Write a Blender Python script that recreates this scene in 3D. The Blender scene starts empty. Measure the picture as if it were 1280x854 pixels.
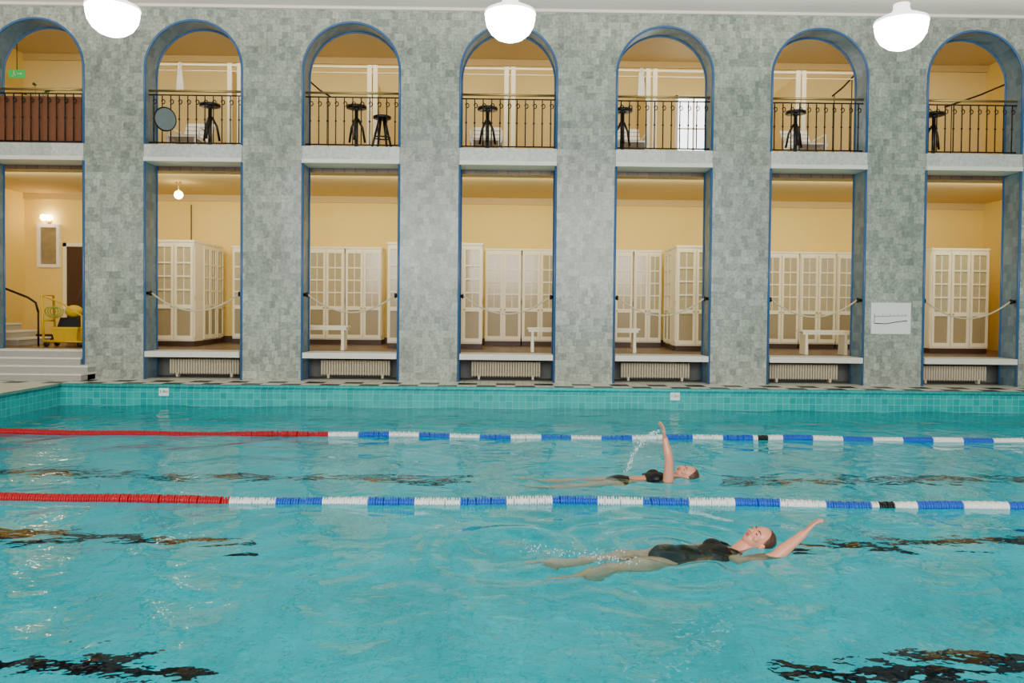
import bpy, bmesh, math, random
import numpy as np
from mathutils import Vector, Matrix
random.seed(7)
S=bpy.context.scene
COL=S.collection
PI=math.pi
# ------------------------------------------------------------ materials
def srgb(r,g,b):
    f=lambda c:(c/255/12.92) if c/255<=.04045 else ((c/255+.055)/1.055)**2.4
    return (f(r),f(g),f(b))
def newmat(n):
    m=bpy.data.materials.new(n); m.use_nodes=True
    nt=m.node_tree; nt.nodes.clear()
    o=nt.nodes.new('ShaderNodeOutputMaterial')
    return m,nt,o
def nd(nt,t,**k):
    n=nt.nodes.new(t)
    for a,b in k.items(): setattr(n,a,b)
    return n
def pm(name,c,rough=.5,metal=0,var=.12,scale=6,bump=0,sss=0,emit=0,ecol=None,spec=None):
    m,nt,o=newmat(name); L=nt.links
    p=nd(nt,'ShaderNodeBsdfPrincipled')
    tc=nd(nt,'ShaderNodeTexCoord'); no=nd(nt,'ShaderNodeTexNoise'); no.inputs['Scale'].default_value=scale; no.inputs['Detail'].default_value=4
    L.new(tc.outputs['Object'],no.inputs['Vector'])
    mx=nd(nt,'ShaderNodeMix',data_type='RGBA')
    mx.inputs[6].default_value=tuple(x*(1-var) for x in c)+(1,)
    mx.inputs[7].default_value=tuple(min(1,x*(1+var)) for x in c)+(1,)
    L.new(no.outputs['Fac'],mx.inputs[0]); L.new(mx.outputs[2],p.inputs['Base Color'])
    p.inputs['Roughness'].default_value=rough; p.inputs['Metallic'].default_value=metal
    if spec is not None: p.inputs['Specular IOR Level'].default_value=spec
    if sss:
        p.inputs['Subsurface Weight'].default_value=sss; p.inputs['Subsurface Radius'].default_value=(.02,.008,.004); p.inputs['Subsurface Scale'].default_value=1
    if emit:
        p.inputs['Emission Color'].default_value=(*(ecol or c),1); p.inputs['Emission Strength'].default_value=emit
    if bump:
        b=nd(nt,'ShaderNodeBump'); b.inputs['Strength'].default_value=bump; b.inputs['Distance'].default_value=.01
        L.new(no.outputs['Fac'],b.inputs['Height']); L.new(b.outputs[0],p.inputs['Normal'])
    L.new(p.outputs[0],o.inputs[0]); return m
def tilemat(name,c1,c2,mortar,w,h,rough=.35,msize=.01,mott=.35,offset=.5,plane='wall',mscale=9,second=True,spec=.5,broad=0):
    m,nt,o=newmat(name); L=nt.links
    p=nd(nt,'ShaderNodeBsdfPrincipled'); p.inputs['Roughness'].default_value=rough; p.inputs['Specular IOR Level'].default_value=spec
    tc=nd(nt,'ShaderNodeTexCoord'); sp=nd(nt,'ShaderNodeSeparateXYZ'); L.new(tc.outputs['Object'],sp.inputs[0])
    cb=nd(nt,'ShaderNodeCombineXYZ')
    if plane=='wall':
        ad=nd(nt,'ShaderNodeMath',operation='ADD'); L.new(sp.outputs[0],ad.inputs[0]); L.new(sp.outputs[1],ad.inputs[1])
        L.new(ad.outputs[0],cb.inputs[0]); L.new(sp.outputs[2],cb.inputs[1])
    else:
        L.new(sp.outputs[0],cb.inputs[0]); L.new(sp.outputs[1],cb.inputs[1])
    def brick(w,h,ms):
        b=nd(nt,'ShaderNodeTexBrick'); b.offset=offset
        b.inputs['Scale'].default_value=1; b.inputs['Brick Width'].default_value=w; b.inputs['Row Height'].default_value=h
        b.inputs['Mortar Size'].default_value=ms; b.inputs['Mortar Smooth'].default_value=.1
        b.inputs['Color1'].default_value=(*c1,1); b.inputs['Color2'].default_value=(*c2,1); b.inputs['Mortar'].default_value=(*mortar,1)
        L.new(cb.outputs[0],b.inputs['Vector']); return b
    b1=brick(w,h,msize)
    col=b1.outputs['Color']
    if second:
        b2=brick(w*1.63,h*2.0,msize)
        mx=nd(nt,'ShaderNodeMix',data_type='RGBA'); mx.inputs[0].default_value=.25
        L.new(b1.outputs['Color'],mx.inputs[6]); L.new(b2.outputs['Color'],mx.inputs[7]); col=mx.outputs[2]
    def mott_(sc,am,col):
        no=nd(nt,'ShaderNodeTexNoise'); no.inputs['Scale'].default_value=sc; no.inputs['Detail'].default_value=8; no.inputs['Roughness'].default_value=.7
        L.new(tc.outputs['Object'],no.inputs['Vector'])
        mr=nd(nt,'ShaderNodeMapRange'); mr.inputs[1].default_value=.3; mr.inputs[2].default_value=.7; mr.inputs[3].default_value=1-am; mr.inputs[4].default_value=1+am
        L.new(no.outputs['Fac'],mr.inputs[0])
        mm=nd(nt,'ShaderNodeMix',data_type='RGBA',blend_type='MULTIPLY'); mm.inputs[0].default_value=1
        L.new(col,mm.inputs[6]); L.new(mr.outputs[0],mm.inputs[7]); return mm.outputs[2]
    col=mott_(mscale,mott,col)
    if broad: col=mott_(1.1,broad,col)
    L.new(col,p.inputs['Base Color'])
    L.new(p.outputs[0],o.inputs[0]); return m
M={}
M['marble']=tilemat('marble_tiles',srgb(130,140,130),srgb(184,189,176),srgb(148,153,143),.105,.125,mott=.40,msize=.003,mscale=20,rough=.25,broad=.18)
M['jamb']=tilemat('blue_grey_tiles',srgb(84,114,136),srgb(130,154,164),srgb(120,140,150),.16,.16,msize=.004,mott=.2)
M['slab']=tilemat('pale_marble',srgb(194,198,190),srgb(222,222,214),srgb(176,180,176),.35,.35,mott=.25,msize=.003,mscale=16)
M['blue']=pm('blue_glaze',srgb(56,100,150),.3)
M['cream']=pm('cream_plaster',srgb(248,218,122),.7,var=.03)
M['creamceil']=pm('tan_ceiling',srgb(220,194,134),.8,var=.03)
M['galceil']=pm('gallery_ceiling_paint',srgb(222,204,162),.8,var=.03)
M['galwall']=pm('gallery_wall_paint',srgb(244,220,148),.7,var=.03)
M['white']=pm('white_paint',srgb(245,243,232),.5,var=.03)
M['ceil']=pm('ceiling_white',srgb(250,236,226),.8,var=.02)
M['stone']=pm('white_stone',srgb(236,232,220),.4,var=.1,scale=20)
M['floorin']=tilemat('brown_floor',srgb(92,66,50),srgb(120,88,66),srgb(70,50,40),.2,.2,plane='floor',second=False,mott=.1)
M['iron']=pm('wrought_iron',srgb(44,38,34),.45,.6)
M['brass']=pm('brass',srgb(190,160,100),.3,.8)
M['locker']=pm('cream_lacquer',srgb(252,242,208),.4,var=.03)
M['pane']=pm('frosted_pane',srgb(188,174,136),.12,var=.18,scale=12)
M['pane2']=pm('lattice_pane',srgb(164,148,110),.4,var=.3,scale=60)
M['black']=pm('black_lacquer',srgb(18,18,20),.3)
M['rope']=pm('cream_rope',srgb(214,200,164),.8,bump=.5,scale=120)
M['radi']=pm('radiator_paint',srgb(214,204,176),.4,var=.04)
M['darkgrey']=pm('grey_recess',srgb(120,124,122),.6)
M['picture']=pm('grey_picture',srgb(150,136,104),.3,var=.4,scale=9)
M['pooltile']=tilemat('turquoise_tiles',(.010,.34,.34),(.02,.45,.43),(.12,.54,.52),.11,.11,offset=0,msize=.004,mott=.08,second=False,rough=.2,spec=.3)
M['poolfloor']=tilemat('pool_floor_tiles',(.0,.45,.50),(.0,.50,.555),(.0,.37,.42),.15,.15,offset=0,msize=.006,mott=.10,second=False,plane='floor',mscale=1.5,rough=1,spec=0,broad=.20)  # broad mottle paints caustic-like light variation into the floor colour
M['laneblack']=pm('black_tile_line',(.0,.006,.012),.9,spec=0)
M['steps']=pm('step_marble',srgb(232,230,218),.45,var=.1,scale=15)
M['riser']=pm('riser_marble',srgb(176,174,162),.5,var=.1,scale=15)
M['brown']=pm('brown_panel',srgb(128,76,44),.6,var=.2,scale=14)
M['yellow']=pm('yellow_plastic',srgb(220,180,15),.35)
M['green']=pm('green_hose',srgb(150,155,50),.4)
M['greenlit']=pm('exit_green',srgb(20,150,70),.4,emit=1.2)
M['dark']=pm('dark_wood_door',srgb(70,46,30),.5)
M['glow']=pm('opal_glass_lit',(1,.97,.9),.3,emit=26,ecol=(1,.97,.93),var=.01)
M['glowcap']=pm('opal_cap_lit',(1,.97,.9),.3,emit=2.4,ecol=(1,.97,.93),var=.01)
M['glowwarm']=pm('warm_glass_lit',(1,.85,.5),.3,emit=22,ecol=(1,.82,.45),var=.01)
M['daylight']=pm('daylit_pane',(.9,.95,1),.3,emit=4,ecol=(.9,.95,1),var=.02)
M['red']=pm('red_plastic',srgb(186,10,28),.3)
M['bluef']=pm('blue_plastic',srgb(22,90,205),.3)
M['whitef']=pm('white_plastic',srgb(250,250,246),.3,var=.02)
M['skin']=pm('skin',srgb(228,152,122),.28,var=.08,scale=9,sss=.12)
M['suit']=pm('black_swim_fabric',srgb(7,8,11),.45,var=.4,scale=40,spec=.35)
M['hair']=pm('wet_brown_hair',srgb(84,50,36),.3,var=.45,scale=60,bump=.8)
M['lip']=pm('lip_skin',srgb(190,90,85),.4)
M['terry']=pm('white_terry',srgb(240,236,225),.9,bump=.5,scale=60)
M['drop']=pm('water_droplets',srgb(225,245,248),.08,var=.03)
M['mirror']=pm('mirror_glass',srgb(150,160,162),.2,.5)
M['leaf']=pm('leaf_green',srgb(70,120,45),.5)
def deckmat():
    m,nt,o=newmat('deck_patterned_tiles'); L=nt.links
    p=nd(nt,'ShaderNodeBsdfPrincipled'); p.inputs['Roughness'].default_value=.4
    tc=nd(nt,'ShaderNodeTexCoord'); sp=nd(nt,'ShaderNodeSeparateXYZ'); L.new(tc.outputs['Object'],sp.inputs[0])
    def math_(op,a,b):
        n=nd(nt,'ShaderNodeMath',operation=op)
        for i,v in enumerate((a,b)):
            if isinstance(v,(int,float)): n.inputs[i].default_value=v
            else: L.new(v,n.inputs[i])
        return n.outputs[0]
    x=sp.outputs[0]; y=sp.outputs[1]
    fx=math_('FRACT',math_('MULTIPLY',math_('ADD',x,50),1/.66),0)
    d1=math_('LESS_THAN',fx,.5)
    r1=math_('MULTIPLY',math_('GREATER_THAN',y,13.30),math_('LESS_THAN',y,13.60))
    fx2=math_('FRACT',math_('MULTIPLY',math_('ADD',x,50.33),1/.66),0)
    d2=math_('LESS_THAN',fx2,.5)
    r2=math_('MULTIPLY',math_('GREATER_THAN',y,13.68),math_('LESS_THAN',y,14.0))
    a=math_('ADD',math_('MULTIPLY',d1,r1),math_('MULTIPLY',d2,r2))
    mx=nd(nt,'ShaderNodeMix',data_type='RGBA'); L.new(a,mx.inputs[0])
    b=nd(nt,'ShaderNodeTexBrick'); b.offset=0; b.inputs['Scale'].default_value=1; b.inputs['Brick Width'].default_value=.15; b.inputs['Row Height'].default_value=.15; b.inputs['Mortar Size'].default_value=.004
    b.inputs['Color1'].default_value=(*srgb(246,240,222),1); b.inputs['Color2'].default_value=(*srgb(230,226,208),1); b.inputs['Mortar'].default_value=(*srgb(170,170,160),1)
    L.new(tc.outputs['Object'],b.inputs['Vector'])
    L.new(b.outputs['Color'],mx.inputs[6]); mx.inputs[7].default_value=(*srgb(14,16,18),1)
    L.new(mx.outputs[2],p.inputs['Base Color']); L.new(p.outputs[0],o.inputs[0]); return m
M['deck']=deckmat()
def watermat():
    m,nt,o=newmat('pool_water'); L=nt.links
    tc=nd(nt,'ShaderNodeTexCoord')
    n1=nd(nt,'ShaderNodeTexNoise'); n1.inputs['Scale'].default_value=1.6; n1.inputs['Detail'].default_value=2; n1.inputs['Distortion'].default_value=.6
    n2=nd(nt,'ShaderNodeTexNoise'); n2.inputs['Scale'].default_value=5.5; n2.inputs['Detail'].default_value=3
    for n in (n1,n2): L.new(tc.outputs['Object'],n.inputs['Vector'])
    b1=nd(nt,'ShaderNodeBump'); b1.inputs['Strength'].default_value=1; b1.inputs['Distance'].default_value=.046
    b2=nd(nt,'ShaderNodeBump'); b2.inputs['Strength'].default_value=1; b2.inputs['Distance'].default_value=.011
    L.new(n1.outputs['Fac'],b1.inputs['Height']); L.new(n2.outputs['Fac'],b2.inputs['Height']); L.new(b1.outputs[0],b2.inputs['Normal'])
    r=nd(nt,'ShaderNodeBsdfRefraction'); r.inputs['IOR'].default_value=1.33; r.inputs['Roughness'].default_value=0.0; r.inputs['Color'].default_value=(.55,.96,.98,1)
    g=nd(nt,'ShaderNodeBsdfGlossy'); g.inputs['Roughness'].default_value=.02
    f=nd(nt,'ShaderNodeFresnel'); f.inputs['IOR'].default_value=1.33
    mx=nd(nt,'ShaderNodeMixShader')
    for n in (r,g,f): L.new(b2.outputs[0],n.inputs['Normal'])
    L.new(f.outputs[0],mx.inputs[0]); L.new(r.outputs[0],mx.inputs[1]); L.new(g.outputs[0],mx.inputs[2])
    L.new(mx.outputs[0],o.inputs[0]); return m
M['water']=watermat()
# ------------------------------------------------------------ mesh builder
class MB:
    def __init__(s): s.v=[]; s.f=[]; s.m=[]; s.sm=[]
    def add(s,vs,fs,mat=0,smooth=False):
        o=len(s.v); s.v+= [tuple(v) for v in vs]
        for i,f in enumerate(fs):
            s.f.append([o+k for k in f]); s.m.append(mat[i] if isinstance(mat,list) else mat); s.sm.append(smooth)
        return s
    def box(s,a,b,mat=0):
        x0,y0,z0=a; x1,y1,z1=b
        vs=[(x0,y0,z0),(x1,y0,z0),(x1,y1,z0),(x0,y1,z0),(x0,y0,z1),(x1,y0,z1),(x1,y1,z1),(x0,y1,z1)]
        return s.add(vs,[(0,3,2,1),(4,5,6,7),(0,1,5,4),(1,2,6,5),(2,3,7,6),(3,0,4,7)],mat)
    def cone(s,p0,p1,r0,r1,n=12,mat=0,cap=True):
        p0=Vector(p0);p1=Vector(p1); d=(p1-p0)
        if d.length<1e-7: return s
        q=d.normalized().to_track_quat('Z','Y'); vs=[]
        for p,r in ((p0,r0),(p1,r1)):
            for i in range(n):
                a=2*PI*i/n; vs.append(p+q@Vector((math.cos(a)*r,math.sin(a)*r,0)))
        fs=[(i,(i+1)%n,n+(i+1)%n,n+i) for i in range(n)]
        s.add(vs,fs,mat,True)
        if cap: s.add(vs,[tuple(range(n))[::-1],tuple(range(n,2*n))],mat)
        return s
    def tube(s,pts,r,n=8,mat=0,closed=False):
        pts=[Vector(p) for p in pts]; k=len(pts); vs=[]; up=None
        for i,p in enumerate(pts):
            if closed: t=pts[(i+1)%k]-pts[i-1]
            else: t=pts[min(i+1,k-1)]-pts[max(i-1,0)]
            t.normalize()
            if up is None: up=t.orthogonal().normalized()
            up=(up-t*up.dot(t)).normalized(); w=t.cross(up)
            rr=r[i] if isinstance(r,(list,tuple)) else r
            for j in range(n):
                a=2*PI*j/n; vs.append(p+up*math.cos(a)*rr+w*math.sin(a)*rr)
        fs=[]
        for i in range(k if closed else k-1):
            for j in range(n):
                i2=(i+1)%k; fs.append((i*n+j,i*n+(j+1)%n,i2*n+(j+1)%n,i2*n+j))
        s.add(vs,fs,mat,True)
        if not closed: s.add(vs,[tuple(range(n))[::-1],tuple(range((k-1)*n,k*n))],mat)
        return s
    def lathe(s,prof,c=(0,0,0),axis='Z',n=24,mat=0):
        vs=[];k=len(prof)
        for h,r in prof:
            for j in range(n):
                a=2*PI*j/n; x,y=math.cos(a)*r,math.sin(a)*r
                vs.append((c[0]+x,c[1]+y,c[2]+h) if axis=='Z' else ((c[0]+h,c[1]+x,c[2]+y) if axis=='X' else (c[0]+x,c[1]+h,c[2]+y)))
        fs=[(i*n+j,i*n+(j+1)%n,(i+1)*n+(j+1)%n,(i+1)*n+j) for i in range(k-1) for j in range(n)]
        s.add(vs,fs,mat,True); s.add(vs,[tuple(range(n))[::-1],tuple(range((k-1)*n,k*n))],mat); return s
    def ball(s,c,r,nu=16,nv=10,mat=0,R=None):
        if not isinstance(r,(tuple,list)): r=(r,r,r)
        c=Vector(c); vs=[]
        for i in range(nv+1):
            th=PI*i/nv
            for j in range(nu):
                a=2*PI*j/nu; v=Vector((math.sin(th)*math.cos(a)*r[0],math.sin(th)*math.sin(a)*r[1],math.cos(th)*r[2]))
                if R: v=R@v
                vs.append(c+v)
        fs=[(i*nu+j,(i+1)*nu+j,(i+1)*nu+(j+1)%nu,i*nu+(j+1)%nu) for i in range(nv) for j in range(nu)]
        return s.add(vs,fs,mat,True)
    def rcone(s,p0,r0,p1,r1,mat=0):
        s.cone(p0,p1,r0,r1,16,mat); s.ball(p0,r0,16,10,mat); s.ball(p1,r1,16,10,mat); return s
    def mesh(s,name,mats,weld=False):
        me=bpy.data.meshes.new(name); me.from_pydata(s.v,[],s.f)
        for m in mats: me.materials.append(m)
        me.polygons.foreach_set('material_index',s.m); me.polygons.foreach_set('use_smooth',s.sm)
        bm=bmesh.new(); bm.from_mesh(me)
        bmesh.ops.remove_doubles(bm,verts=bm.verts,dist=1e-5)
        bmesh.ops.recalc_face_normals(bm,faces=bm.faces)
        bm.to_mesh(me); bm.free(); me.update(); return me
def obj(name,data,loc=(0,0,0),parent=None,rot=None):
    o=bpy.data.objects.new(name,data); COL.objects.link(o); o.location=loc
    if rot: o.rotation_euler=rot
    if parent: o.parent=parent
    return o
def mk(name,mb,mats,loc=(0,0,0),parent=None,rot=None,**props):
    if not isinstance(mats,(list,tuple)): mats=[mats]
    o=obj(name,mb.mesh(name,mats),loc,parent,rot)
    for k,v in props.items(): o[k]=v
    return o
def root(name,loc,rot=None,**props):
    o=obj(name,None,loc,None,rot); o.empty_display_size=.2
    for k,v in props.items(): o[k]=v
    return o
def struct(name,mb,mats,label,loc=(0,0,0)):
    return mk(name,mb,mats,loc,kind='structure',label=label,category=name.split('_')[0])
def clone(src_root,loc,rot=None,label=None,link=True):
    def cp(o,par):
        c=o.copy(); COL.objects.link(c)
        if par: c.parent=par
        for ch in list(o.children): cp(ch,c)
        return c
    c=cp(src_root,None); c.location=loc
    if rot is not None: c.rotation_euler=rot
    if label: c['label']=label
    return c
# ------------------------------------------------------------ dimensions
W=14.2; T=.5; SP=2.785; HW=.862
SPR=5.83; SB=4.20; ST=4.50; DK=.34; FL=.84; CL=6.95; TOP=7.4; BACK=17.9
CX=[(k-3)*SP for k in range(7)]
CX[4]-=.01; CX[5]-=.03; CX[6]-=.03
YAW=.6; CAMX=-.05
def px(xp,D):
    u=(xp-640)/995; c=math.cos(math.radians(YAW)); s=math.sin(math.radians(YAW))
    return CAMX+D*(u*c+s)/(c-u*s)
XL,XR=-7.36,10.6; YN=-1.0; YF=13.2; PD=-1.6
mb=MB()
edges=[-12.2]
for c in CX: edges+=[c-HW,c+HW]
edges.append(12.2)
for i in range(0,len(edges),2):
    mb.box((edges[i],W,DK-.3),(edges[i+1],W+T,TOP),[2,2,0,1,2,1])
for c in CX:
    N=32
    pts=[(c-HW*math.cos(PI*i/N),SPR+HW*math.sin(PI*i/N)) for i in range(N+1)]
    for i in range(N):
        (x0,z0),(x1,z1)=pts[i],pts[i+1]
        mb.add([(x0,W,z0),(x1,W,z1),(x1,W,TOP),(x0,W,TOP),(x0,W+T,z0),(x1,W+T,z1),(x1,W+T,TOP),(x0,W+T,TOP)],
               [(0,1,2,3),(0,4,5,1),(5,4,7,6)],[0,1,2])
struct('wall_back',mb,[M['marble'],M['jamb'],M['cream']],'grey-green marble tiled wall with tall openings and round arches')
tn=1
for c in CX:
    mb=MB()
    for y,r,h in ((W-.002,.022,HW-.008),(W+T,.016,HW-.01)):
        up=[(c-h,y,ST)]+[(c-h*math.cos(PI*i/32),y,SPR+h*math.sin(PI*i/32)) for i in range(33)]+[(c+h,y,ST)]
        mb.tube(up,r,8)
        for sg in (-1,1): mb.tube([(c+sg*h,y,DK),(c+sg*h,y,SB)],r,8)
    struct('trim_%d'%tn,mb,[M['blue']],'blue glazed edging around arched opening'); tn+=1
for c in CX:
    mb=MB(); h=HW-.002
    mb.box((c-h,W-.02,SB+.07),(c+h,W+T,ST),0); mb.box((c-h,W-.05,SB),(c+h,W+T,SB+.07),1)
    struct('trim_%d'%tn,mb,[M['slab'],M['white']],'pale marble balcony slab front with white lower ledge'); tn+=1
for k,c in enumerate(CX):
    if k==0: continue
    mb=MB(); h=HW-.03
    mb.box((c-h-.2,15.05,DK-.02),(c+h+.2,15.1,FL-.06),1); mb.box((c-h,W-.06,FL-.10),(c+h,W+T+.02,FL),0)
    mb.box((c-h-.25,W+T,DK-.02),(c-h-.2,15.1,FL-.06),1); mb.box((c+h+.2,W+T,DK-.02),(c+h+.25,15.1,FL-.06),1); mb.box((c-h-.2,W+.3,DK-.04),(c+h+.2,15.1,DK),1)
    struct('trim_%d'%tn,mb,[M['stone'],M['darkgrey']],'white stone sill over recessed radiator niche'); tn+=1
mb=MB(); mb.box((-12.2,W-.05,CL-.045),(12.2,W,CL),0)
struct('trim_%d'%tn,mb,[M['ceil']],'thin white painted cornice'); tn+=1
struct('ceiling',MB().box((-12.2,-4,CL),(12.2,W,CL+.15)),[M['ceil']],'white plaster hall ceiling')
struct('wall_left',MB().box((-12.4,-4,-.0),(-12.2,W+T,TOP)),[M['marble']],'grey-green marble tiled side wall')
struct('wall_right',MB().box((12.2,-4,-.0),(12.4,W+T,TOP)),[M['marble']],'grey-green marble tiled side wall')
struct('wall_rear',MB().box((-11,BACK,0),(11,BACK+.2,4.3),0).box((-11,BACK,4.3),(11,BACK+.2,TOP),1),[M['cream'],M['galwall']],'cream yellow plaster wall of changing area')
struct('wall_side',MB().box((-10.95,W+T,0),(-10.75,BACK,TOP)).box((10.75,W+T,0),(10.95,BACK,TOP)),[M['cream']],'cream plaster end walls of changing area')
struct('floor',MB().box((-10.75,W+T,FL-.06),(10.75,BACK,FL)),[M['floorin']],'brown tiled floor of changing area')
struct('floor_gallery',MB().box((-10.75,W+T,4.12),(10.75,BACK,4.5),[1,0,0,0,0,0]),[M['floorin'],M['creamceil']],'gallery floor with tan painted underside')
struct('ceiling_gallery',MB().box((-10.95,W+T,7.2),(10.95,BACK+.2,7.4)),[M['galceil']],'cream painted gallery ceiling')
struct('baseboard_rear',MB().box((-10.75,BACK-.03,FL),(10.75,BACK,FL+.14)),[M['dark']],'dark skirting board')
mb=MB(); mb.box((-10.75,BACK-.06,3.98),(10.75,BACK,4.12)).box((-10.75,BACK-.05,7.06),(10.75,BACK,7.2))
struct('trim_%d'%tn,mb,[M['creamceil']],'cream coved moulding'); tn+=1
mb=MB()
mb.box((-12.2,YF+.04,.0),(12.2,W+.34,DK),0)
mb.box((-12.2,-4,.0),(XL-.04,YF+.04,DK),0)
mb.box((XR+.04,-4,.0),(12.2,YF+.04,DK),0)
struct('floor_deck',mb,[M['deck']],'pale tiled pool deck with black dashed tile borders')
mb=MB()
mb.box((XL,YF,PD),(XR,YF+.035,DK-.004),1)
mb.box((XL-.035,YN,PD),(XL,YF+.035,DK-.004),1)
mb.box((XR,YN,PD),(XR+.035,YF+.035,DK-.004),1)
mb.box((XL,YN-.035,PD),(XR,YN,DK-.004),1)
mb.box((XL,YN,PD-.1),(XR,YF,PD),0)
for y,a,b_,hw in ((9.4,-6.2,-.4,.07),(9.4,2.5,9.4,.07),(7.2,-6.2,-2.3,.09),(7.2,2.5,9.4,.09),(5.05,-6.2,-1.9,.08),(5.05,1.75,9.4,.08)): mb.box((a,y-hw,PD),(b_,y+hw,PD+.004),2)
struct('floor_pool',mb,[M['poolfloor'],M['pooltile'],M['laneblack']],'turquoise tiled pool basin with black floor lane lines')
mb=MB(); mb.tube([(XL,YF-.0,DK-.02),(XR,YF-.0,DK-.02)],.035,10); mb.tube([(XL+.0,YN,DK-.02),(XL+.0,YF,DK-.02)],.035,10)
struct('trim_%d'%tn,mb,[M['pooltile']],'rounded turquoise tile pool lip'); tn+=1
# ------------------------------------------------------------ water
def wave(x,y):
    z=np.zeros_like(x); rs=np.random.RandomState(3)
    for i in range(26):
        lam=.4*(1.22**rs.uniform(0,9)); a=rs.uniform(0,2*PI); k=2*PI/lam
        z+= .0006*lam/.5*np.sin(k*(x*math.cos(a)+y*math.sin(a))+rs.uniform(0,6)+.8*np.sin(x*.9+i)+.6*np.sin(y*1.1+2*i))
    for (cx,cy,am,sg) in ((1.1,5.5,.013,1.0),(1.5,7.85,.008,.7),(.1,5.5,.015,.7),(.4,7.9,.008,.6),(-1.5,5.6,.004,1.2),(1.3,5.1,.008,.5)):
        d=np.sqrt((x-cx)**2+(y-cy)**2+.01)
        z+=am*np.sin(d*19+1.3*np.sin(x*5+cy)+np.sin(y*6+cx))*np.exp(-(d/sg)**2)
    return z
nx,ny=620,400
xs=np.linspace(XL+.002,XR-.002,nx); ys=np.linspace(YN+.002,YF-.002,ny)
X,Y=np.meshgrid(xs,ys); Z=wave(X,Y)
vv=np.stack([X,Y,Z],-1).reshape(-1,3)
idx=np.arange(nx*ny).reshape(ny,nx)
ff=np.stack([idx[:-1,:-1],idx[:-1,1:],idx[1:,1:],idx[1:,:-1]],-1).reshape(-1,4)
me=bpy.data.meshes.new('pool_water'); me.vertices.add(len(vv)); me.vertices.foreach_set('co',vv.ravel().astype('f'))
me.loops.add(ff.size); me.loops.foreach_set('vertex_index',ff.ravel().astype('i'))
me.polygons.add(len(ff)); me.polygons.foreach_set('loop_start',np.arange(0,ff.size,4,dtype='i')); me.polygons.foreach_set('use_smooth',np.ones(len(ff),dtype=bool))
me.update(calc_edges=True); me.validate(); me.materials.append(M['water'])
wo=obj('pool_water',me); wo['kind']='stuff'; wo['label']='clear turquoise rippling pool water'; wo['category']='water'
# ------------------------------------------------------------ lane ropes
prof=[(-.031,.012),(-.030,.038),(-.027,.046),(-.020,.046),(-.017,.022),(-.006,.022),(-.004,.042),(.004,.042),(.006,.022),(.017,.022),(.020,.046),(.027,.046),(.030,.038),(.031,.012)]
fm={}
for cn in ('red','whitef','bluef','black'): fm[cn]=MB().lathe(prof,axis='X',n=14).mesh('lane_float',[M[cn]])
def fcol(x,t0):
    if x<t0: return 'red'
    if t0+5.51<x<t0+5.64: return 'black'
    return 'whitef' if int((x-t0)/.39)%2==0 else 'bluef'
for ry,t0,lab in ((10.2,-2.29,'floating lane rope with red, white and blue discs near pool wall'),(6.75,-2.35,'floating lane rope with red, white and blue discs between swimmers')):
    r=root('lane_rope',(0,ry,.0),label=lab,category='lane rope',group='pool lane ropes')
    zz=lambda x:.010*math.sin(x*1.3+ry)+.006*math.sin(x*3.7)+.012
    yy=lambda x:.02*math.sin(x*.8+ry)
    mk('rope',MB().tube([(XL+.01+i*(XR-XL-.02)/120,yy(XL+i*(XR-XL)/120),zz(XL+i*(XR-XL)/120)) for i in range(121)],.007,6),M['rope'],parent=r)
    st=MB(); mats=['red','whitef','bluef','black']
    x=XL+.1
    while x<XR-.1:
        cn=fcol(x,t0); t=random.uniform(-.2,.2)
        if -3.3<x<3.2:
            o=obj('lane_float',fm[cn],(x,yy(x),zz(x)),r,(0,0,t))
            o['label']={'red':'red','whitef':'white','bluef':'blue','black':'black'}[cn]+' plastic float disc'
        else: st.lathe(prof,(x,yy(x),zz(x)),'X',14,mats.index(cn))
        x+=.065
    mk('lane_float_run',st,[M[c] for c in mats],parent=r,kind='stuff')
# ------------------------------------------------------------ hall lamps
mbg=MB().lathe([(h,r*.86) for h,r in [(-.27,.02),(-.262,.09),(-.235,.17),(-.18,.25),(-.10,.305),(-.02,.325),(.03,.322)]],n=36)
mbt=MB().lathe([(h,r*.86) for h,r in [(.03,.335),(.06,.33),(.10,.24),(.14,.13),(.19,.10),(.24,.10),(.25,.05)]],n=36)
mbs=MB().lathe([(.25,.018),(2.02,.018)],n=10)
first=None
for xp,zc in ((141,4.93),(634,4.93),(1119,4.895)):
    loc=(px(xp,9.0),9.0,zc)
    if first is None:
        first=root('pendant_lamp',loc,label='lit white opal glass bowl pendant lamp hanging from ceiling',category='lamp',group='hall pendant lamps')
        mk('lamp_shade',mbg,M['glow'],parent=first); mk('lamp_cap',mbt,M['glowcap'],parent=first); mk('stem',mbs,M['brass'],parent=first)
    else: clone(first,loc)
# ------------------------------------------------------------ railings
def scroll(x):
    b=MB(); b.tube([(x,0,.06),(x,0,.89)],.011,6)
    pts=[]
    for i in range(15):
        a=-PI*.5+ i/14*PI*1.5; rr=.045*(1-.4*i/14)
        pts.append((x+.012+rr*math.cos(a)*.9,0,.79+rr*math.sin(a)))
    b.tube(pts,.009,6); b.ball((x,0,.48),.02,8,6)
    return b
rail=root('balcony_railing',(CX[1],W+.14,ST),label='wrought iron balcony railing with brass handrail in arched opening',category='railing',group='gallery railings')
h=HW-.02
mk('handrail',MB().tube([(-h,-.0,.98),(h,0,.98)],.022,8),[M['brass']],parent=rail)
mk('upper_rail',MB().tube([(-h,0,.905),(h,0,.905)],.012,6),[M['iron']],parent=rail)
mk('bottom_rail',MB().tube([(-h,0,.06),(h,0,.06)],.013,6),M['iron'],parent=rail)
bm0=scroll(0).mesh('baluster',[M['iron']])
for i in range(11): obj('baluster',bm0,(-h+.085+i*(2*h-.17)/10,0,0),rail)
for k in (0,2,3,4,5,6): clone(rail,(CX[k],W+.14,ST))
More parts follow.
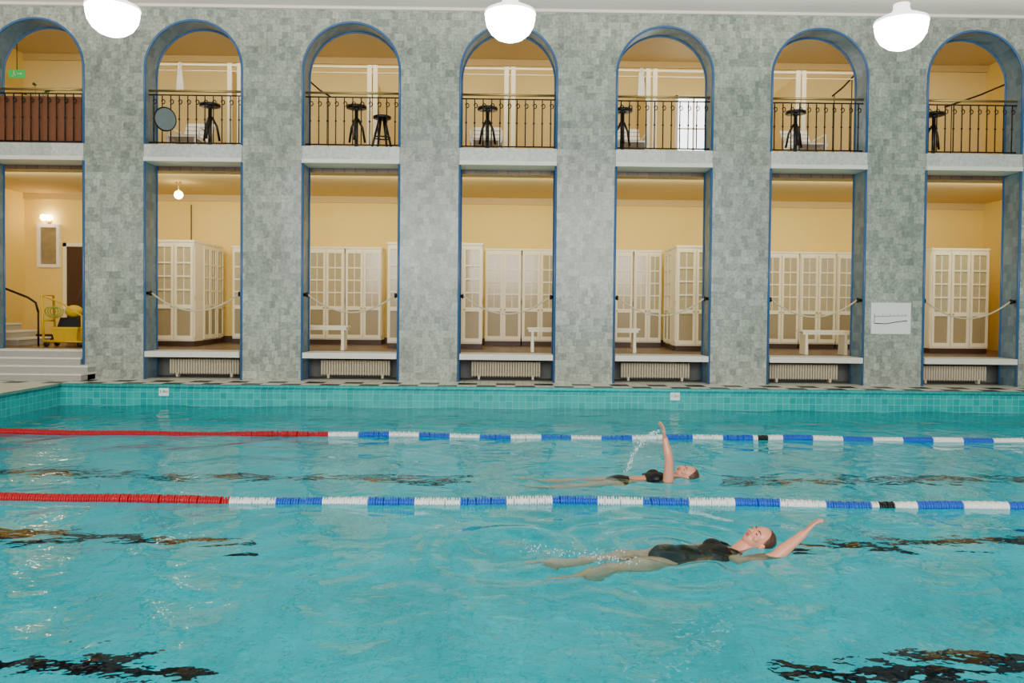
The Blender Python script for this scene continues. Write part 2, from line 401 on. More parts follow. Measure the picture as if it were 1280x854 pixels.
mb=MB().box((CX[0]-.84,W+.2,ST+.02),(CX[0]+.84,W+.23,ST+.87))
for i in range(5): mb.box((CX[0]-.84+i*.41,W+.19,ST+.02),(CX[0]-.80+i*.41,W+.2,ST+.87))
mk('privacy_panel',mb,M['brown'],label='reddish brown panel behind iron railing',category='panel')
# ------------------------------------------------------------ rope barriers, radiators
rb=root('rope_barrier',(CX[1],W+.1,0),label='cream rope slung across doorway between two black wall knobs',category='rope barrier',group='doorway rope barriers')
pts=[(-HW+.09+i*(2*HW-.18)/24,0,1.56+.31*abs(i/12-1)**2.0) for i in range(25)]
mk('rope',MB().tube(pts,.0145,8),M['rope'],parent=rb)
kn=MB().lathe([(0.001,.03),(.05,.03),(.06,.045),(.085,.045),(.09,.02)],axis='X',n=12).mesh('knob',[M['iron']])
obj('knob',kn,(-HW+.001,0,1.87),rb); obj('knob',kn,(HW-.001,0,1.87),rb,(0,0,PI))
for k in range(2,7): clone(rb,(CX[k],W+.1,0))
def radiator():
    b=MB(); n=27
    for i in range(n):
        x=-.62+i*1.24/(n-1)
        b.lathe([(.0,.012),(.02,.021),(.26,.021),(.28,.012)],(x,-.035,.05),n=8); b.lathe([(.0,.012),(.02,.021),(.26,.021),(.28,.012)],(x,.035,.05),n=8)
    return b
RY=14.78
ra=root('radiator',(CX[1],RY,DK),label='beige ribbed cast iron radiator under stone sill',category='radiator',group='niche radiators')
mk('ribs',radiator(),M['radi'],parent=ra)
hp=MB().tube([(-.64,0,0),(.64,0,0)],.03,8).mesh('header_pipe',[M['radi']])
obj('header_pipe',hp,(0,0,.09),ra); obj('header_pipe',hp,(0,0,.30),ra)
fo=MB().box((-.02,-.05,0),(.02,.05,.07)).mesh('foot',[M['radi']])
for x in (-.5,.5): obj('foot',fo,(x,0,0),ra)
for k in range(2,7): clone(ra,(CX[k],RY,DK))
# ------------------------------------------------------------ lockers
def locker(n,dw,loc,rot=0,label='cream wooden locker cabinet with frosted glazed doors',H=2.08,dep=.5):
    w=n*dw; r=root('locker_cabinet',loc,(0,0,rot),label=label,category='cabinet',group='changing area lockers')
    b=MB().box((0,.03,0),(w,dep,.1),1).box((0,0.02,.1),(w,dep,H)).box((-.012,-.01,H),(w+.012,dep+.0,H+.04))
    for sx,e in ((-.008,.002),(w-.002,w+.008)):
        b.box((sx,.06,.18),(e,dep-.06,.9)); b.box((sx,.06,1.0),(e,dep-.06,H-.1))
    mk('body',b,[M['locker'],M['dark']],parent=r)
    d=MB(); f=.045; x0=.012;x1=dw-.012; z0=.13; z1=H-.04; mid=(x0+x1)/2
    d.box((x0,-.02,z0),(x0+f,.02,z1)); d.box((x1-f,-.02,z0),(x1,.02,z1))
    zs=[z0,z0+.08,z0+.62,z0+.70,z0+.98,z0+1.01,z0+1.25,z0+1.28,z0+1.52,z0+1.55,z1-.06,z1]
    for a,bz in ((0,1),(2,3),(4,5),(6,7),(8,9),(10,11)): d.box((x0+f,-.02,zs[a]),(x1-f,.02,zs[bz]))
    d.box((mid-.008,-.012,zs[3]),(mid+.008,.012,zs[10]))
    d.box((x0+f,-.002,zs[1]),(x1-f,.012,zs[2]),2)
    for a,bz in ((3,4),(5,6),(7,8),(9,10)): d.box((x0+f,-.002,zs[a]),(x1-f,.010,zs[bz]),1)
    dm=d.mesh('door',[M['locker'],M['pane'],M['pane2']])
    hm=MB().ball((0,-.035,0),.016,8,6).cone((0,-.03,0),(0,0,0),.007,.007,8).mesh('knob',[M['brass']])
    for i in range(n):
        o=obj('door',dm,(i*dw,0,0),r)
        obj('knob',hm,((x0+.03) if i%2 else (x1-.03),-.01,z0+.66),o)
    return r
YNR=15.95
locker(2,.385,(-7.01,YNR,FL))
locker(2,.36,(-6.24,YNR+.52,FL),PI/2,dep=.5); locker(1,.37,(-6.24,YNR+1.28,FL),PI/2)
locker(2,.39,(-2.38,YNR,FL)); locker(2,.39,(-1.27,YNR,FL)); locker(2,.39,(3.41,YNR,FL)); locker(3,.385,(8.56,YNR,FL))
locker(2,.36,(3.43,YNR+1.26,FL),-PI/2); locker(2,.36,(8.58,YNR+1.26,FL),-PI/2)
YFR=17.36
for x in (-4.31,-3.50,-.46,.35,1.98,2.79,4.3,5.62,6.43,7.24,-5.95): locker(2,.39 if x!=2.79 else .30,(x,YFR,FL),label='cream wooden locker cabinet standing against yellow wall')
def bench(loc,w=1.0,rot=0):
    r=root('bench',loc,(0,0,rot),label='small white painted wooden bench on brown floor',category='bench',group='changing area benches')
    b=MB()
    for i in range(3): b.box((-w/2,-.17+i*.12,.43),(w/2,-.07+i*.12,.46))
    b.box((-w/2+.03,-.14,.38),(w/2-.03,-.12,.43)).box((-w/2+.03,.12,.38),(w/2-.03,.14,.43))
    mk('seat',b,M['locker'],parent=r)
    lm=MB().add([(-.03,-.15,0),(.03,-.15,0),(.03,.15,0),(-.03,.15,0),(-.02,-.14,.43),(.02,-.14,.43),(.02,.14,.43),(-.02,.14,.43)],[(0,3,2,1),(4,5,6,7),(0,1,5,4),(1,2,6,5),(2,3,7,6),(3,0,4,7)]).mesh('leg',[M['locker']])
    for s in (-1,1): obj('leg',lm,(s*(w/2-.1),0,0),r)
bench((px(407,15.3),15.2,FL),.95); bench((px(688,15.3),15.2,FL),.9); bench((px(770,15.3),15.2,FL),.85); bench((px(1027,15.3),15.2,FL),.95)
# ------------------------------------------------------------ arch 1
mb=MB()
for i in range(4):
    z=DK+.125*(i+1); y=13.72+.22*i
    x1=-7.28 if i<2 else CX[0]+HW-.03
    x0=-10.4 if i<2 else CX[0]-HW+.03
    y1=W-.003 if i<2 else W+T-.002
    mb.box((x0,y,DK),(x1-.02,y1,z-.03),1); mb.box((x0,y-.025,z-.03),(x1,y1,z))
mk('stairs',mb,[M['steps'],M['riser']],label='low white marble steps leading up into changing area',category='stairs')
mb=MB()
for i in range(4): mb.box((-10.74,15.5,FL+.14*i),(-9.45-.3*i,16.6,FL+.14*(i+1)-.03),1).box((-10.74,15.48,FL+.14*(i+1)-.03),(-9.43-.3*i,16.6,FL+.14*(i+1)))
mk('stairs',mb,[M['steps'],M['riser']],label='short flight of white marble steps beside iron handrail',category='stairs')
hr=root('stair_handrail',(0,0,0),label='dark iron handrail beside short flight of steps',category='handrail')
mk('rail',MB().tube([(-10.5,15.4,2.28),(-9.9,15.4,2.05),(-9.2,15.4,1.78),(-9.05,15.4,1.68),(-9.0,15.4,1.5)],.022,8),M['iron'],parent=hr)
pm_=MB().tube([(0,0,0),(0,0,.68)],.018,8).mesh('post',[M['iron']])
obj('post',pm_,(-9.0,15.4,FL),hr); 
sc=root('wall_sconce',(-10.2,BACK,3.5),label='lit warm glass wall sconce on yellow wall',category='lamp')
mk('bracket',MB().lathe([(-.04,.05),(0,.06)],axis='Y',n=14).tube([(-.06,-.1,0),(0,-.05,-.04),(.06,-.1,0)],.012,6),M['brass'],parent=sc)
gm=MB().lathe([(0,.03),(.05,.07),(.12,.06),(.14,.02)],n=16).mesh('lamp_shade',[M['glowwarm']])
obj('lamp_shade',gm,(-.065,-.12,0),sc); obj('lamp_shade',gm,(.065,-.12,0),sc)
pf=root('framed_picture',(-10.2,BACK,2.95),label='grey picture in white frame hung below wall sconce',category='picture')
mk('frame',MB().box((-.25,-.06,-.48),(.25,0,-.41)).box((-.25,-.06,.41),(.25,0,.48)).box((-.25,-.06,-.41),(-.18,0,.41)).box((.18,-.06,-.41),(.25,0,.41)),M['whitef'],parent=pf)
mk('glass',MB().box((-.18,-.02,-.41),(.18,0,.41)),M['picture'],parent=pf)
mb=MB().box((-9.8,BACK-.03,FL),(-9.25,BACK-.001,FL+2.1),1).box((-9.88,BACK-.05,FL),(-9.8,BACK,FL+2.18)).box((-9.25,BACK-.05,FL),(-9.17,BACK,FL+2.18)).box((-9.88,BACK-.05,FL+2.1),(-9.17,BACK,FL+2.18))
struct('door_1',mb,[M['locker'],M['dark']],'dark brown door in cream frame')
cc=root('cleaning_cart',(-8.42,15.5,FL),label='yellow plastic cleaning cart with bucket and coiled hose',category='cleaning cart')
def tbox(b,x0,x1,y0,y1,z0,z1,fl=.04,mat=0):
    b.add([(x0+fl,y0+fl,z0),(x1-fl,y0+fl,z0),(x1-fl,y1-fl,z0),(x0+fl,y1-fl,z0),(x0,y0,z1),(x1,y0,z1),(x1,y1,z1),(x0,y1,z1)],[(0,3,2,1),(4,5,6,7),(0,1,5,4),(1,2,6,5),(2,3,7,6),(3,0,4,7)],mat)
b=MB(); tbox(b,-.28,.22,-.2,.2,.12,.34); b.box((-.30,-.22,.34),(.24,.22,.38)); mk('bucket',b,M['yellow'],parent=cc)
b=MB(); tbox(b,-.12,.20,-.17,.17,.38,.56,-.04); mk('wringer',b,M['black'],parent=cc)
mk('frame',MB().tube([(-.42,-.2,.1),(.3,-.2,.1),(.3,.2,.1),(-.42,.2,.1)],.022,8,closed=True).tube([(-.42,-.2,.1),(-.46,-.2,.98),(-.46,.2,.98),(-.42,.2,.1)],.022,8).tube([(-.44,-.2,.5),(-.44,.2,.5)],.02,8).tube([(.3,-.2,.1),(.3,-.2,.6),(-.1,-.2,.85),(-.46,-.2,.98)],.016,8),M['yellow'],parent=cc)
wm=MB().lathe([(-.02,.03),(-.02,.05),(.02,.05),(.02,.03)],axis='Y',n=14).mesh('wheel',[M['black']])
for x in (-.38,.26):
    for y in (-.18,.18): obj('wheel',wm,(x,y,.05),cc)
hp=[(-.28+.11*math.cos(t*.5)+t*.004,-.25+.02*math.sin(t),.66+.10*math.sin(t*.5)) for t in range(40)]
mk('hose',MB().tube(hp,.012,6),M['green'],parent=cc)
mk('mop_head',MB().ball((.05,0,.68),(.16,.14,.12)),M['yellow'],parent=cc); mk('mop_handle',MB().tube([(.05,0,.7),(.2,.05,1.2)],.013,8),M['dark'],parent=cc)
r=root('globe_lamp',(px(223,16),16,4.12),label='small lit globe lamp on changing area ceiling',category='lamp')
mk('lamp_shade',MB().ball((0,0,-.26),.085),M['glowwarm'],parent=r); mk('stem',MB().tube([(0,0,0),(0,0,-.18)],.012).lathe([(-.03,.05),(0,.06)],n=14),M['brass'],parent=r)
mk('wall_cable',MB().tube([(px(237,17.8),BACK-.02,3.9),(px(237,17.8),BACK-.02,3.1),(px(240,17.8),BACK-.02,2.9)],.012,6),M['iron'],label='thin dark cable running down yellow wall',category='cable')
r=root('exit_sign',(px(22,17),17,6.5),label='small lit green emergency exit sign with running figure',category='sign'); r.scale=(.8,.8,.8)
mk('housing',MB().box((-.2,-.03,-.1),(.2,.03,.1)),M['greenlit'],parent=r)
mk('hanger',MB().tube([(0,0,.1),(0,0,.87)],.01,6),M['iron'],parent=r)
mk('pictogram',MB().ball((-.06,-.034,.06),(.018,.003,.018),8,6).box((-.08,-.036,-.02),(-.05,-.031,.04)).box((-.11,-.036,-.07),(-.07,-.031,-.05)).box((-.05,-.036,-.05),(-.02,-.031,-.02)).box((.02,-.036,-.01),(.12,-.031,.01)).add([(.11,-.036,-.04),(.16,-.036,0),(.11,-.036,.04)],[(0,1,2)]),M['whitef'],parent=r)
mb=MB().box((3.8,BACK-.03,4.9),(4.5,BACK-.001,6.4),1)
for a in ((3.74,4.86,3.8,6.46),(4.5,4.86,4.56,6.46),(3.74,6.4,4.56,6.46),(3.74,4.84,4.56,4.9),(4.13,4.9,4.17,6.4),(3.8,5.7,4.5,5.73)): mb.box((a[0],BACK-.06,a[1]),(a[2],BACK,a[3]))
struct('window_1',mb,[M['white'],M['daylight']],'bright daylit window with white frame')
# ------------------------------------------------------------ gallery furniture
GF=4.5
def ptable(loc):
    r=root('pedestal_table',loc,label='small round black pedestal table on gallery',category='table',group='gallery tables')
    mk('table_top',MB().lathe([(.86,.15),(.87,.19),(.915,.19),(.92,.18)],n=24),M['black'],parent=r)
    mk('pedestal',MB().lathe([(0,.2),(.03,.2),(.06,.04),(.3,.034),(.84,.034),(.86,.09)],n=18),M['black'],parent=r)
    lg=MB().tube([(.03,0,.68),(.12,0,.52),(.17,0,.25)],.022,6).mesh('brace',[M['black']])
    for i in range(3): obj('brace',lg,(0,0,0),r,(0,0,i*2*PI/3+.5))
    return r
def lounger(loc,rot=0,mat='white'):
    r=root('lounge_chair',loc,(0,0,rot),label='white slatted lounge chair on gallery behind railing',category='chair',group='gallery loungers')
    b=MB()
    for i in range(7): b.box((-.28,-.4+i*.1,.36),(.28,-.32+i*.1,.39))
    mk('seat',b.box((-.3,-.42,.32),(-.27,.3,.38)).box((.27,-.42,.32),(.3,.3,.38)),M[mat],parent=r)
    b=MB()
    for i in range(5):
        y=.3+i*.06; z=.4+i*.09; b.add([(-.28,y,z),(.28,y,z),(.28,y+.045,z+.07),(-.28,y+.045,z+.07),(-.28,y+.02,z-.01),(.28,y+.02,z-.01),(.28,y+.065,z+.06),(-.28,y+.065,z+.06)],[(0,1,2,3),(4,5,6,7),(0,1,5,4),(1,2,6,5),(2,3,7,6),(3,0,4,7)])
    mk('backrest',b,M[mat],parent=r)
    lm=MB().box((-.02,-.02,0),(.02,.02,.35)).mesh('leg',[M[mat]])
    for x in (-.26,.26):
        for y in (-.38,.26): obj('leg',lm,(x,y,0),r)
    am=MB().tube([(0,-.3,.36),(0,-.3,.56),(0,.3,.58),(0,.34,.45)],.018,6).mesh('armrest',[M[mat]])
    for s in (-.3,.3): obj('armrest',am,(s,0,0),r)
    return r
for xp in (262,444,607,775,990,1162): ptable((px(xp,15.0),15.0,GF))
for xp,m in ((238,'white'),(606,'white'),(783,'white'),(1000,'white')):
    lounger((px(xp,15.7),15.65,GF),0,m)
# splay-legged black stool
r=root('stool',(px(476,15.1),15.1,GF),label='small black splay-legged stool on gallery behind railing',category='stool')
mk('seat',MB().lathe([(.70,.14),(.71,.17),(.75,.17),(.76,.15)],n=22),M['black'],parent=r)
lm=MB().tube([(.06,0,.70),(.24,0,0)],.022,6).mesh('leg',[M['black']])
for i in range(4): obj('leg',lm,(0,0,0),r,(0,0,i*PI/2+.6))
mk('brace_ring',MB().tube([(.15*math.cos(t*PI/8),.15*math.sin(t*PI/8),.35) for t in range(16)],.014,6,closed=True),M['black'],parent=r)
def cubicle(c,posts,lab='cream cubicle frame with posts and top rail on gallery'):
    r=root('cubicle_frame',(c,16.4,GF),label=lab,category='partition',group='gallery cubicles')
    mk('top_rail',MB().box((-1.1,-.02,2.04),(1.1,.02,2.08)),M['locker'],parent=r)
    mk('middle_rail',MB().box((-1.1,-.02,1.93),(1.1,.015,1.945)),M['locker'],parent=r)
    pmx=MB().box((-.045,-.03,0),(.045,.03,2.1)).mesh('post',[M['locker']])
    for p in posts: obj('post',pmx,(p,0,0),r)
    mk('side_panel',MB().box((posts[0]-.015,.03,.15),(posts[0]+.015,1.4,2.0)),M['galwall'],parent=r)
for k,posts in ((1,(.75,.95)),(2,(.38,.50)),(3,(-.04,.10)),(4,(-.34,-.20)),(5,(-.45,-.33)),): cubicle(CX[k]*16.4/W,posts)
def towel(xp,lab):
    D=16.35; X0=px(xp,D); vs=[];fs=[]
    n=9;m=14
    for j in range(m):
        for i in range(n):
            u=i/(n-1)-.5; wv=.02*math.sin(i*2.1+j*.3); vs.append((X0+u*(.08+.08*(j/m)),D-.06+wv,6.58-.6*j/(m-1)-.03*abs(u)))
    for j in range(m-1):
        for i in range(n-1): fs.append((j*n+i,j*n+i+1,(j+1)*n+i+1,(j+1)*n+i))
    o=mk('hanging_towel',MB().add(vs,fs,0,True),M['terry'],label=lab,category='towel')
    md=o.modifiers.new('t','SOLIDIFY'); md.thickness=.015
towel(226,'white towel hanging from cubicle rail'); towel(797,'white towel hanging from cubicle rail'); 
def grail(a,b_,lab='iron gallery stair handrail sloping behind railing'):
    r=root('stair_handrail',(0,0,0),label=lab,category='handrail')
    mk('rail',MB().tube([a,((a[0]+b_[0])/2,(a[1]+b_[1])/2,(a[2]+b_[2])/2-.03),b_],.018,8),M['iron'],parent=r)
    for t in (.1,.9):
        x=a[0]+(b_[0]-a[0])*t; y=a[1]+(b_[1]-a[1])*t; z=a[2]+(b_[2]-a[2])*t; mk('post',MB().tube([(x,y,z-.02),(x,y,GF)],.010,6),M['iron'],parent=r)
grail((px(1035,17),17,6.25),(px(1062,17),17,6.7)); grail((px(1175,17.2),17.2,6.1),(px(1262,17.2),17.2,6.7)); grail((px(384,17),17,6.45),(px(412,17),17,6.1))
r=root('round_mirror',(px(208,14.2),W-.06,4.93),(0.1,.35,.95),label='tilted round grey mirror with dark rim fixed to balcony railing',category='mirror')
mk('glass',MB().lathe([(-.01,.19),(.0,.195)],axis='Y',n=28),M['mirror'],parent=r)
mk('rim',MB().tube([(.2*math.cos(t*PI/14),0,.2*math.sin(t*PI/14)) for t in range(28)],.015,6,closed=True),M['iron'],parent=r)
r=root('potted_plant',(-8.9,15.2,GF),label='leafy green potted plant behind brown panel',category='plant')
mk('pot',MB().lathe([(0,.14),(.3,.2),(.33,.2)],n=20),M['brown'],parent=r)
b=MB()
for i in range(26):
    a=random.uniform(0,2*PI); e=random.uniform(.2,.7); hgt=random.uniform(.8,1.25); p0=Vector((0,0,.3)); p1=Vector((math.cos(a)*e*.4,math.sin(a)*e*.4,hgt)); 
    b.tube([p0,(p0+p1)/2+Vector((0,0,.1)),p1],.006,5)
    dd=Vector((math.cos(a),math.sin(a),.2)); sd=Vector((-math.sin(a),math.cos(a),0))
    b.add([p1,p1+dd*.07+sd*.04,p1+dd*.17,p1+dd*.07-sd*.04],[(0,1,2,3)])
mk('foliage',b,M['leaf'],parent=r,kind='stuff')
# ------------------------------------------------------------ signs
def textmesh(txt,size,mat,loc,parent,name='lettering'):
    cu=bpy.data.curves.new('t','FONT'); cu.body=txt; cu.size=size; cu.align_x='CENTER'; cu.align_y='CENTER'; cu.extrude=.001
    t=bpy.data.objects.new('t',cu); COL.objects.link(t); bpy.context.view_layer.update()
    me=bpy.data.meshes.new_from_object(t.evaluated_get(bpy.context.evaluated_depsgraph_get())); bpy.data.objects.remove(t)
    me.materials.clear(); me.materials.append(mat)
    return obj(name,me,loc,parent,(PI/2,0,0))
for xp,tx in ((205,'1.8m'),(845,'1.5m')):
    r=root('depth_marker',(px(xp,13.2),YF-.006,.23),label='small white pool depth plate reading '+tx,category='sign',group='pool depth markers')
    mk('plate',MB().box((-.08,-.004,-.07),(.08,.006,.07)),M['whitef'],parent=r)
    textmesh(tx,.07,M['black'],(0,-.006,0),r)
r=root('notice_board',(px(1113,W),W-.012,1.55),label='white rectangular board showing pool depth profile diagram',category='sign')
mk('board',MB().box((-.355,-.008,-.28),(.355,.012,.28)),M['whitef'],parent=r)
b=MB(); y=-.010
b.tube([(-.3,y,.03),(.28,y,.05)],.004,6)
for i in range(9): b.box((-.3+i*.07,y-.001,.04),(-.295+i*.07,y,.08-.02*(i%2)))
b.tube([(-.3,y,.06),(-.3,y,-.09)],.005,6).tube([(-.3,y,-.09),(-.1,y,-.10),(.12,y,-.06),(.29,y,-.04)],.008,6)
mk('diagram',b,M['black'],parent=r)
# ------------------------------------------------------------ swimmers
def bake(mb,mats,voxel,smooth=6,fac=.5,post=None,name='body'):
    me=mb.mesh(name,mats); o=bpy.data.objects.new('tmp',me); COL.objects.link(o)
    m=o.modifiers.new('r','REMESH'); m.mode='VOXEL'; m.voxel_size=voxel; m.use_smooth_shade=True
    if smooth: s=o.modifiers.new('s','SMOOTH'); s.iterations=smooth; s.factor=fac
    bpy.context.view_layer.update()
    out=bpy.data.meshes.new_from_object(o.evaluated_get(bpy.context.evaluated_depsgraph_get()))
    bpy.data.objects.remove(o); out.name=name
    out.materials.clear()
    for m_ in mats: out.materials.append(m_)
    if post:
        bm=bmesh.new(); bm.from_mesh(out); post(bm); bm.to_mesh(out); bm.free()
    out.polygons.foreach_set('use_smooth',[True]*len(out.polygons)); out.update()
    return out
def torso(b,i=0):
    b.ball((0,0,-.005),(.14+i,.160+i,.100+i),24,16); b.ball((-.03,.072,-.02),(.11+i,.092+i,.092+i),20,12); b.ball((-.03,-.072,-.02),(.11+i,.092+i,.092+i),20,12)
    b.ball((.15,0,.0),(.17+i,.125+i,.086+i),24,16); b.ball((.31,0,-.005),(.17+i,.142+i,.10+i),24,16); b.ball((.42,0,-.01),(.09+i,.155+i,.078+i),24,16)
    for s in (-1,1): b.ball((.355,s*.072,.060),(.062+i,.06+i,.05+i),16,12)
def hand(b,w,d,n,s):
    w=Vector(w); d=Vector(d).normalized(); n=Vector(n); n=(n-d*n.dot(d)).normalized(); sd=d.cross(n)*s
    P=lambda a,c,e:w+d*a+sd*c+n*e
    for c in (-.026,-.009,.009,.026): b.rcone(P(.01,c*.6,0),.014,P(.085,c*1.05,0),.0115)
    for c,l,q in ((-.031,.058,-.25),(-.0105,.072,-.08),(.0105,.078,.06),(.031,.068,.22)):
        a=P(.088,c,0); dd=(d+sd*q).normalized(); m1=a+dd*l*.45+n*.004; m2=a+dd*l*.78+n*.014; e=a+dd*l+n*.026
        b.rcone(a,.0092,m1,.0086); b.rcone(m1,.0086,m2,.008); b.rcone(m2,.008,e,.0068)
    t0=P(.02,.028,.004); t1=P(.05,.055,.012); t2=P(.075,.068,.02); b.rcone(t0,.014,t1,.011); b.rcone(t1,.011,t2,.0085)
def arm(b,pts,s,n):
    sh,el,wr,hd=[Vector(p) for p in pts]
    cl=Vector((.40,sh[1]*.45,-.0)); b.rcone(cl,.06,sh,.056)
    mid=sh.lerp(el,.4); b.rcone(sh,.055,mid,.051); b.rcone(mid,.051,el,.040)
    m2=el.lerp(wr,.3); b.rcone(el,.040,m2,.043); b.rcone(m2,.043,wr,.027); 
    hand(b,wr,hd-wr,n,s)
def leg(b,pts):
    hp,kn,an,to=[Vector(p) for p in pts]
    m=hp.lerp(kn,.35); b.rcone(hp,.088,m,.082); b.rcone(m,.082,kn,.056)
    m=kn.lerp(an,.3)-Vector((0,0,.012)); b.rcone(kn,.056,m,.058); b.rcone(m,.058,an,.036)
    he=an+Vector((-.01,0,-.035)); b.rcone(an,.034,he,.03); b.rcone(he,.03,an.lerp(to,.7),.026); b.rcone(an,.034,an.lerp(to,.7),.024)
    d=(to-an).normalized()
    for i in range(5):
        c=(i-2)*.016; st=an.lerp(to,.66)+Vector((0,c,0)); b.rcone(st,.014,st+d*(.075-.006*abs(i-1)),.0095)
def head(b,R,o):
    H=lambda x,y,z:o+R@Vector((x,y,z))
    b.ball(H(.115,0,-.012),(.098,.076,.092),24,16,R=R)
    b.ball(H(.05,0,.03),(.055,.054,.055),20,12,R=R); b.ball(H(.022,0,.055),(.024,.028,.022),14,10,R=R)
    b.ball(H(.085,0,.045),(.055,.062,.04),16,12,R=R)
    b.rcone(H(.108,0,.078),.009,H(.076,0,.105),.0125); b.ball(H(.072,.011,.096),.009,8,6); b.ball(H(.072,-.011,.096),.009,8,6)
    for s in (-1,1):
        b.ball(H(.085,s*.077,-.008),(.03,.01,.018),12,8,R=R); b.ball(H(.102,s*.029,.072),(.010,.015,.010),12,8,R=R)
        b.ball(H(.118,s*.028,.076),(.007,.022,.008),12,8,R=R); b.ball(H(.075,s*.045,.062),(.02,.018,.015),12,8,R=R)
    b.ball(H(.045,0,.083),(.009,.022,.009),12,8,R=R)
def swimmer(loc,yaw,pitch,legs,arms,twopiece,label,headrot,hz):
    b=MB(); torso(b)
    HO=Vector((.575,0,hz)); R=Matrix.Rotation(headrot[0],3,'X')@Matrix.Rotation(headrot[1],3,'Y')
    b.rcone((.47,0,-.01),.062,HO+Vector((.02,0,.005)),.054)
    head(b,R,HO)
    for L in legs: leg(b,L)
    for A in arms: arm(b,*A)
    me=bake(b,[M['skin']],.0048,4,.5,name='person')
    o=obj('person',me,loc,None,(0,pitch,yaw))
    o['label']=label; o['category']='person'; o['group']='backstroke swimmers'
    def cutsuit(x0,x1,legcut):
        def f(bm):
            def cut(co,no): bmesh.ops.bisect_plane(bm,geom=bm.verts[:]+bm.edges[:]+bm.faces[:],plane_co=co,plane_no=no,clear_outer=True)
            cut((x1,0,0),(1,0,-.35)); 
            if legcut:
                for s in (-1,1): cut((-.055,s*.10,0),(-.75,s*.66,0))
                cut((-.16,0,0),(-1,0,0))
            if x0 is not None: cut((x0,0,0),(-1,0,0))
        return f
    def suitpiece(name,x0,x1,lc):
        bb=MB(); torso(bb,.013); 
        mm=bake(bb,[M['suit']],.007,2,.5,post=cutsuit(x0,x1,lc),name=name); return obj(name,mm,(0,0,0),o)
    if twopiece:
        suitpiece('swimsuit_bottom',None,.06,True); suitpiece('swimsuit_top',.25,.415,False)
    else: suitpiece('swimsuit',None,.40,True)
    for s in (-1,1):
        mk('swimsuit_strap',MB().tube([(.385,s*.075,.085),(.43,s*.08,.080),(.475,s*.085,.055),(.505,s*.085,.01),(.48,s*.08,-.05),(.40,s*.07,-.095)],.009,8),M['suit'],parent=o)
    hb=MB(); q=HO
    H=lambda x,y,z:q+R@Vector((x,y,z))
    hb.ball(H(.125,0,-.030),(.100,.086,.088),24,16,R=R); hb.ball(H(.17,0,-.08),(.05,.045,.045),16,10,R=R)
    hb.ball(H(.09,0,-.07),(.07,.06,.06),16,10,R=R)
    hm=bake(hb,[M['hair']],.007,4,.5,name='hair'); obj('hair',hm,(0,0,0),o)
    for s in (-1,1):
        mk('eyebrow',MB().tube([H(.120,s*.014,.086),H(.124,s*.030,.085),H(.119,s*.046,.074)],.0035,6),M['hair'],parent=o)
        mk('eyelashes',MB().tube([H(.097,s*.016,.078),H(.094,s*.029,.082),H(.098,s*.042,.074)],.0032,6),M['black'],parent=o)
    mk('lips',MB().ball(H(.049,0,.088),(.0055,.021,.006),14,8,R=R).ball(H(.040,0,.086),(.006,.018,.007),14,8,R=R),M['lip'],parent=o)
    return o
swimmer((1.12,5.50,-.135),math.radians(8),-.155,
  [((-.03,.085,-.03),(-.44,.06,.025),(-.83,.03,.05),(-.99,.03,.10)),((-.03,-.085,-.03),(-.41,-.07,-.06),(-.76,-.05,-.16),(-.91,-.05,-.14))],
  [(((.44,-.175,-.03),(.68,-.21,.01),(.92,-.20,.13),(1.07,-.19,.23)),1,(0,-.3,-1)),(((.42,.17,-.02),(.22,.27,-.15),(-.02,.24,-.20),(-.15,.22,-.22)),-1,(0,-1,0))],
  False,'person in black one-piece swimsuit swimming backstroke, arm stretched past head',(.4,-.34),.055)
swimmer((1.115,7.84,-.085),math.radians(3),-.08,
  [((-.03,.085,-.03),(-.43,.09,-.03),(-.82,.10,-.01),(-.98,.10,.05)),((-.03,-.085,-.03),(-.42,-.10,-.08),(-.79,-.10,-.16),(-.95,-.10,-.14))],
  [(((.44,-.175,.0),(.46,-.21,.26),(.44,-.18,.47),(.43,-.16,.60)),1,(-1,0,0)),(((.42,.17,-.02),(.22,.27,-.15),(-.02,.24,-.20),(-.15,.22,-.22)),-1,(0,-1,0))],
  True,'person in black two-piece swimsuit swimming backstroke, one arm raised straight up',(.3,-.3),.035)
def splash(name,pts,n,spread,lab,rmax=.007):
    b=MB()
    for i in range(n):
        t=random.random()**.8*(len(pts)-1); k=min(int(t),len(pts)-2); p=Vector(pts[k]).lerp(Vector(pts[k+1]),t-k)
        p+=Vector([random.gauss(0,spread) for _ in range(3)]); 
        if p.z<.01: p.z=.01+random.random()*.02
        rr=random.uniform(.3,1)**2*rmax; b.ball(p,(rr,rr,rr*random.uniform(1,2)),6,4)
    mk(name,b,M['drop'],label=lab,category='splash',kind='stuff')
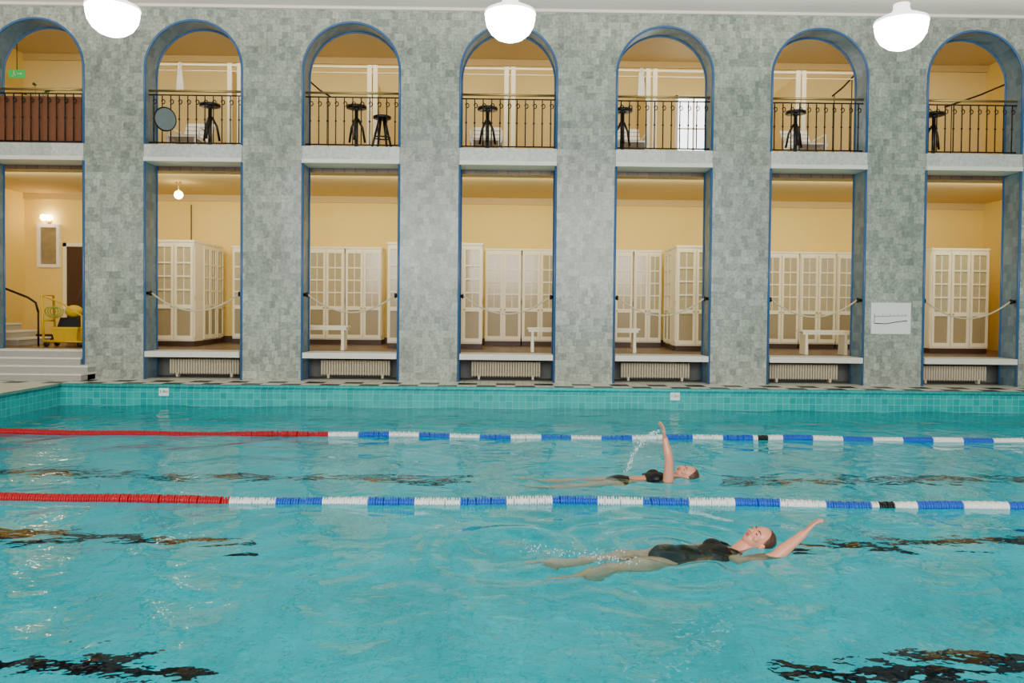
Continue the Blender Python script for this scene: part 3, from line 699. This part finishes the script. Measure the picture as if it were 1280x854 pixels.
s=7.78
X0=lambda xp:px(xp,s)
splash('water_splash',[(X0(786),s+.05,.05),(X0(790),s+.05,.14),(X0(796),s+.05,.25),(X0(804),s+.05,.34),(X0(814),s+.05,.42),(X0(828),s+.05,.47)],340,.011,'arc of white water drops trailing raised arm',.0065)
splash('water_splash',[(px(655,5.4),5.42,.012),(px(740,5.3),5.26,.015),(px(800,5.15),5.16,.012)],260,.035,'small white water drops beside near swimmer',.0042)
# ------------------------------------------------------------ lights
def area(name,loc,sx,sy,power,col=(1,1,1),rot=(0,0,0)):
    l=bpy.data.lights.new(name,'AREA'); l.shape='RECTANGLE'; l.size=sx; l.size_y=sy; l.energy=power; l.color=col
    return obj(name,l,loc,None,rot)
area('hall_fill_light',(0,-7.5,4.6),18,4.0,2700,(1,.95,.90),(math.radians(93),0,0))  # added unseen fill behind the camera, lights the arched wall head-on
area('ceiling_uplight',(0,13.2,6.2),20,.3,75,(1,.96,.92),(math.radians(180),0,0))
area('underwater_fill_light',((XL+XR)/2,6.2,-.03),XR-XL-.2,13.5,475,(.95,1,1))  # added pool-wide fill sheet below the surface, brightens the pool floor
area('changing_area_light',(0,14.9,3.95),20,.3,190,(1,.92,.68),(math.radians(55),0,0))
area('gallery_light',(0,14.9,7.0),20,.3,180,(1,.92,.74),(math.radians(55),0,0))
w=bpy.data.worlds.new('world'); S.world=w; w.use_nodes=True
w.node_tree.nodes['Background'].inputs[0].default_value=(1,.97,.94,1); w.node_tree.nodes['Background'].inputs[1].default_value=.65
# ------------------------------------------------------------ camera
cam=bpy.data.cameras.new('camera'); cam.sensor_width=36; cam.lens=995/1280*36; cam.shift_y=-21/1280; cam.clip_end=100
co=bpy.data.objects.new('camera',cam); COL.objects.link(co)
pitch=math.atan(21/995)
co.matrix_world=Matrix.Translation((CAMX,0,1.67))@Matrix.Rotation(math.radians(-YAW),4,'Z')@Matrix.Rotation(PI/2-pitch,4,'X')@Matrix.Rotation(math.radians(.57),4,'Z')
S.camera=co
